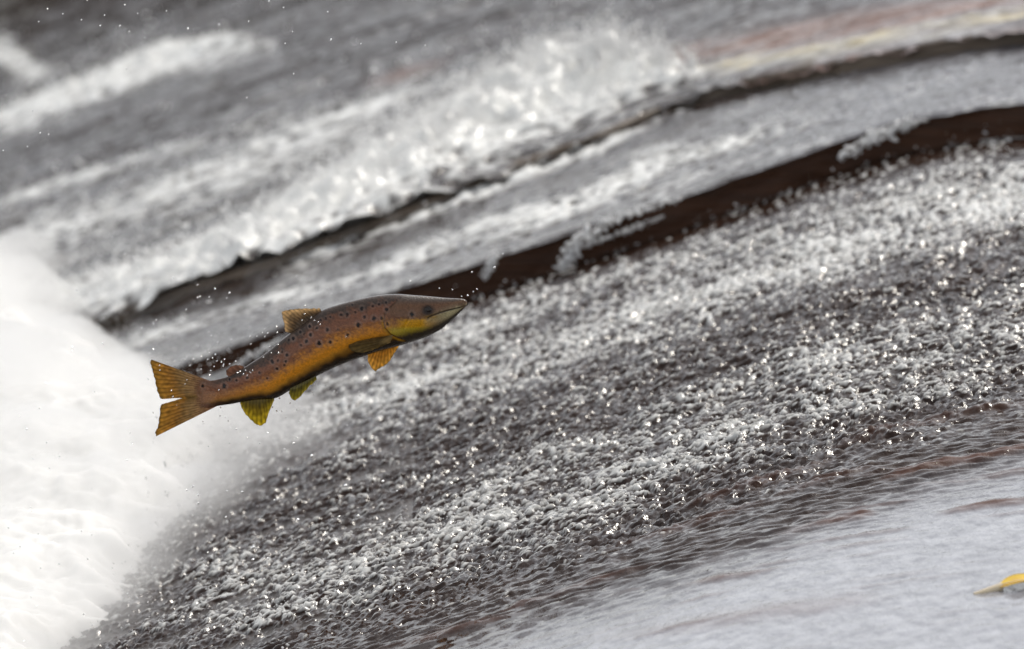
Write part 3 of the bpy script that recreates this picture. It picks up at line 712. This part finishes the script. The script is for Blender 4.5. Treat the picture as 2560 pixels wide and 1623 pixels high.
fin('pectoral_fin', [(982, 832), (980, 842), (976, 851)], [(955, 835), (928, 839), (892, 847), (873, 855), (871, 862), (882, 871), (904, 876), (928, 870), (955, 859)],
    -36, -44, (.26, .17, .06), (.36, .25, .08), rays=12, seed=7, thick=1.6, label='olive pectoral fin folded against the flank')

def ball(name, r, n=20, squash=(1, 1, 1)):
    ph = np.linspace(0, np.pi, n); la = np.linspace(0, 2 * np.pi, 2 * n, endpoint=False)
    P_, L_ = np.meshgrid(ph, la, indexing='ij')
    V = np.stack([np.sin(P_) * np.cos(L_), np.sin(P_) * np.sin(L_), np.cos(P_)], -1).reshape(-1, 3) * r * np.array(squash)
    return mesh_np(name, V, grid_faces(n, 2 * n, True))
i_eye = int(np.argmin(np.abs((S[:, 0] + S[:, 2]) / 2 - 1071)))
for sg in (-1, 1):
    yw = sg * (S[i_eye, 4] * .80 - 3) + (-10 * np.sin((S[i_eye, 0] - 460) / 706 * np.pi)) * .6 + 6
    e = link('eye', ball('eye', 10.5 * U, squash=(1.08, .66, .95)), M['iris'], fish)
    e.location = ((1069.5 - FX) * U, yw * U, (FY - 772.5) * U / math.cos(PITCH))
    pu = link('pupil', ball('pupil', 6.2 * U, squash=(1.1, .5, 1)), M['pupil'], e)
    pu.location = (.8 * U, sg * 3.4 * U, -.6 * U)

# ------------------------------------------------------------------ drops in the air around the fish
def drop_mesh(k):
    me = ball('water_droplet', 1.0, 10)
    co = np.empty(len(me.vertices) * 3, np.float32); me.vertices.foreach_get('co', co); co = co.reshape(-1, 3)
    dr = np.random.default_rng(k); a = dr.uniform(.8, 1.25, 3); co *= a
    co *= (1 + .12 * np.sin(co[:, [0]] * 2.3 + k) * co[:, [2]])
    me.vertices.foreach_set('co', co.ravel()); me.update(); me.materials.append(M['drop'])
    return me
DM = [drop_mesh(k) for k in range(5)]
D1 = [(560, 45, 7), (720, 82, 4), (585, 152, 5), (667, 155, 5), (850, 120, 4), (825, 165, 3), (457, 270, 6), (185, 362, 9), (155, 385, 4), (160, 400, 4), (420, 350, 5), (52, 437, 5), (245, 520, 5), (160, 632, 12), (122, 667, 5), (138, 700, 6), (1158, 235, 5), (1285, 430, 13), (1283, 478, 8), (1170, 445, 7), (1197, 484, 8), (1150, 480, 5), (1172, 514, 5), (1100, 512, 5), (1036, 515, 6), (1042, 585, 9), (866, 545, 13), (743, 568, 12), (660, 475, 4), (685, 508, 4), (662, 630, 7), (665, 664, 11), (590, 697, 8), (651, 722, 6), (720, 678, 7), (695, 710, 7), (445, 724, 8), (350, 741, 8), (490, 777, 8), (520, 722, 5), (590, 812, 11), (678, 825, 9), (668, 868, 12), (708, 788, 11), (795, 770, 9), (805, 720, 7), (775, 748, 7), (735, 737, 7), (790, 785, 5), (905, 740, 9), (940, 768, 6), (850, 765, 4), (1213, 608, 10), (1292, 588, 8), (1300, 668, 14), (1158, 704, 11), (1230, 664, 6), (212, 778, 6), (215, 820, 5), (440, 950, 11), (320, 1005, 12), (333, 1063, 12), (367, 1138, 12), (460, 910, 7), (750, 1003, 6), (945, 833, 15), (975, 860, 11), (1010, 868, 9), (995, 822, 7), (920, 845, 6), (1060, 828, 7), (1040, 845, 6), (1300, 1077, 13), (1400, 1120, 6), (1278, 1193, 9), (1238, 1157, 6), (1358, 1250, 6), (1460, 1182, 7), (1322, 1197, 5), (1455, 1435, 9), (1430, 1490, 12), (1005, 1430, 9), (1115, 1487, 7), (1190, 1392, 5), (760, 1237, 6), (807, 1248, 6), (833, 1283, 6), (605, 1290, 7), (612, 1305, 5), (765, 1160, 6), (108, 902, 8), (150, 1207, 5), (653, 1515, 6), (845, 1483, 5), (905, 1357, 5), (1650, 1293, 7), (1608, 1330, 5), (1600, 1020, 5), (1533, 310, 8), (1593, 345, 8), (1512, 368, 11)]
D2 = [(52, 497, 15), (55, 558, 7), (345, 362, 7), (320, 430, 11), (417, 400, 8), (72, 775, 15), (65, 685, 8), (170, 207, 5), (350, 275, 7), (735, 130, 6), (635, 148, 5), (585, 87, 6), (1470, 13, 10), (785, 602, 7), (970, 908, 14), (625, 1017, 12), (1025, 1075, 16), (690, 1192, 9), (660, 1178, 6), (598, 1155, 6), (565, 1123, 5), (745, 1245, 7), (930, 1228, 7), (977, 1203, 9), (922, 1182, 5), (1153, 1340, 9), (693, 1315, 9), (800, 1365, 6), (800, 1185, 6), (485, 1508, 8), (260, 1380, 9), (285, 1502, 7), (187, 1307, 7), (45, 1390, 10), (98, 1393, 6), (75, 1253, 13), (145, 1458, 7), (490, 1235, 5), (440, 1222, 4), (2062, 820, 9), (2190, 850, 6), (2008, 922, 6), (2000, 840, 5), (1602, 950, 7), (1580, 1117, 6), (1522, 1130, 5), (1300, 1192, 4), (2010, 175, 8), (2075, 165, 5), (1915, 105, 6), (1775, 90, 4), (2135, 125, 6), (2175, 100, 6), (1100, 985, 8), (780, 943, 4), (450, 432, 6), (490, 450, 6), (510, 478, 6)]
D5 = [(475, 110, 6), (333, 140, 4), (335, 125, 4), (210, 290, 5), (438, 335, 6), (180, 410, 4), (88, 445, 5), (120, 508, 6), (212, 570, 5), (147, 646, 6), (270, 635, 4), (585, 650, 6), (610, 573, 4), (600, 525, 4), (890, 775, 8), (862, 790, 5), (915, 815, 8), (915, 853, 8), (1050, 795, 6), (1120, 800, 10), (1445, 632, 10), (1360, 573, 10), (1318, 600, 8), (1270, 838, 6), (1600, 770, 12), (1775, 750, 10), (1660, 912, 12), (1570, 915, 8), (1575, 840, 6), (1840, 795, 8), (1380, 930, 10), (1045, 917, 10), (890, 910, 5), (1168, 1060, 14), (960, 1083, 7), (1170, 1115, 9), (1300, 1095, 7), (1240, 1110, 8), (135, 872, 6), (140, 890, 5), (370, 983, 6), (400, 1112, 7), (268, 1135, 6), (180, 1155, 5), (170, 995, 5), (32, 967, 6), (160, 1335, 6), (380, 1370, 6), (420, 1422, 5), (135, 1290, 5), (100, 1497, 5), (680, 1315, 6), (585, 1275, 4), (455, 1490, 5), (420, 1000, 4), (85, 1055, 4), (225, 690, 5), (55, 1085, 4), (700, 1180, 4), (515, 1155, 4), (1335, 695, 5), (1550, 635, 5), (1610, 490, 5), (1570, 385, 5), (1430, 430, 4)]
D3 = [(233, 48, 7), (305, 72, 6), (392, 100, 6), (500, 78, 6), (480, 127, 8), (572, 128, 7), (655, 70, 6), (890, 140, 10), (1037, 122, 9), (1035, 152, 7), (1175, 107, 6), (1270, 13, 8), (1345, 210, 5), (1338, 42, 6), (1545, 63, 8), (1560, 192, 9), (688, 182, 6), (600, 328, 5), (1165, 463, 7), (1380, 155, 5), (195, 628, 5), (235, 635, 5), (135, 692, 5), (22, 710, 5), (35, 452, 5), (590, 1195, 9), (685, 1183, 6), (690, 985, 5), (790, 1162, 5), (530, 1115, 5), (815, 1307, 5), (1080, 1375, 7), (1395, 1300, 7), (1930, 1322, 9), (2220, 1280, 8), (2325, 1258, 10), (2365, 1195, 8), (1240, 1440, 8), (930, 1400, 6), (700, 1365, 5), (360, 1365, 6), (1000, 5, 5), (420, 8, 5), (595, 30, 5), (192, 108, 5), (615, 155, 5), (1915, 412, 6), (2000, 220, 6), (1385, 352, 5), (160, 525, 5), (790, 58, 5), (1700, 212, 6), (1865, 205, 6)]
drops = [(340 + a / 3.635, 700 + b_ / 3.635, s / 3.635) for a, b_, s in D1] + [(680 + a / 4.242, 700 + b_ / 4.242, s / 4.242) for a, b_, s in D2] \
      + [(a / 1.8555, 800 + b_ / 1.8555, s / 1.8555) for a, b_, s in D5] + [(a / 1.881, b_ / 1.881, s / 2.4) for a, b_, s in D3]
drng = random.Random(5)
cp, sp_ = math.cos(PITCH), math.sin(PITCH)
for k, (px, py, dia) in enumerate(drops[:298]):
    y = drng.uniform(-.10, .05) if 360 < px < 1180 and 690 < py < 1110 else drng.uniform(-.25, .12)
    on_fish = 500 < px < 1170 and 730 < py < 1030
    if on_fish: y = -.045 - drng.random() * .03
    v = (811.5 - py) * U * (1 + y * cp / DIST)
    o = link('water_droplet', DM[k % 5])
    o.location = ((px - 1280) * U * (1 + y / DIST), y, (v - y * sp_) / cp)
    r = max(dia * .5 * U, .0011) * 1.3
    o.scale = (r, r, r); o.rotation_euler = (drng.uniform(0, 6), drng.uniform(0, 6), drng.uniform(0, 6))
    tag(o, 'tiny clear water droplet flying through the air around the leaping trout', 'droplet', 'droplets flung into the air')

# ------------------------------------------------------------------ yellow leaf on the smooth water
lf = bpy.data.objects.new('leaf', None); col.objects.link(lf)
LX, LY = .925, -1.61
lf.location = (LX, LY, float(zbase(np.array(LX), np.array(LY))) + .006)
lf.rotation_euler = (0, -R(9), R(8))
tag(lf, 'yellow fallen leaf with a pale wake trail riding on the smooth sheet of water', 'leaf')
nu, nv = 40, 17
uu = np.linspace(0, 1, nu)[:, None]; vv = np.linspace(-1, 1, nv)[None, :]
hw = .036 * np.sin(np.pi * uu ** .8) ** .8 * (1 + .02 * np.sin(uu * 90)) + .0005
Xl = -.045 + uu * .105 + 0 * vv; Yl = vv * hw
Zl = .008 * np.abs(vv) ** 1.6 * np.sin(np.pi * uu) + .003 * np.sin(uu * 5)
Vt = np.stack([Xl, Yl, Zl], -1).reshape(-1, 3); Vb = Vt - np.array([0, 0, .0012]); n = nu * nv
per = np.concatenate([np.arange(nv), np.arange(1, nu) * nv + nv - 1, (nu - 1) * nv + np.arange(nv - 2, -1, -1), np.arange(nu - 2, 0, -1) * nv]); pn = np.roll(per, -1)
F = grid_faces(nu, nv)
link('blade', mesh_np('blade', np.concatenate([Vt, Vb]), np.concatenate([F, F[:, ::-1] + n, np.stack([per, pn, pn + n, per + n], -1)])), M['leaf'], lf)
def tube(name, pts, rad, mat, parent):
    pts = np.asarray(pts, float); k = 8; a = np.linspace(0, 2 * np.pi, k, endpoint=False)
    V = pts[:, None, :] + np.stack([0 * a, np.cos(a), np.sin(a)], -1)[None] * np.asarray(rad)[:, None, None]
    return link(name, mesh_np(name, V.reshape(-1, 3), grid_faces(len(pts), k, True)), mat, parent)
q = np.linspace(0, 1, 14)
tube('wake_trail', np.stack([-.036 - .055 * q, -.006 * q, -.001 - .004 * q], -1), .0085 - .004 * q, M['wake_trail'], lf)  # pale wake behind the leaf, added as a solid tube
tube('midrib', np.stack([-.042 + .1 * q, 0 * q, .0022 + .003 * np.sin(q * 5)], -1), .0016 - .001 * q, M['wake_trail'], lf)
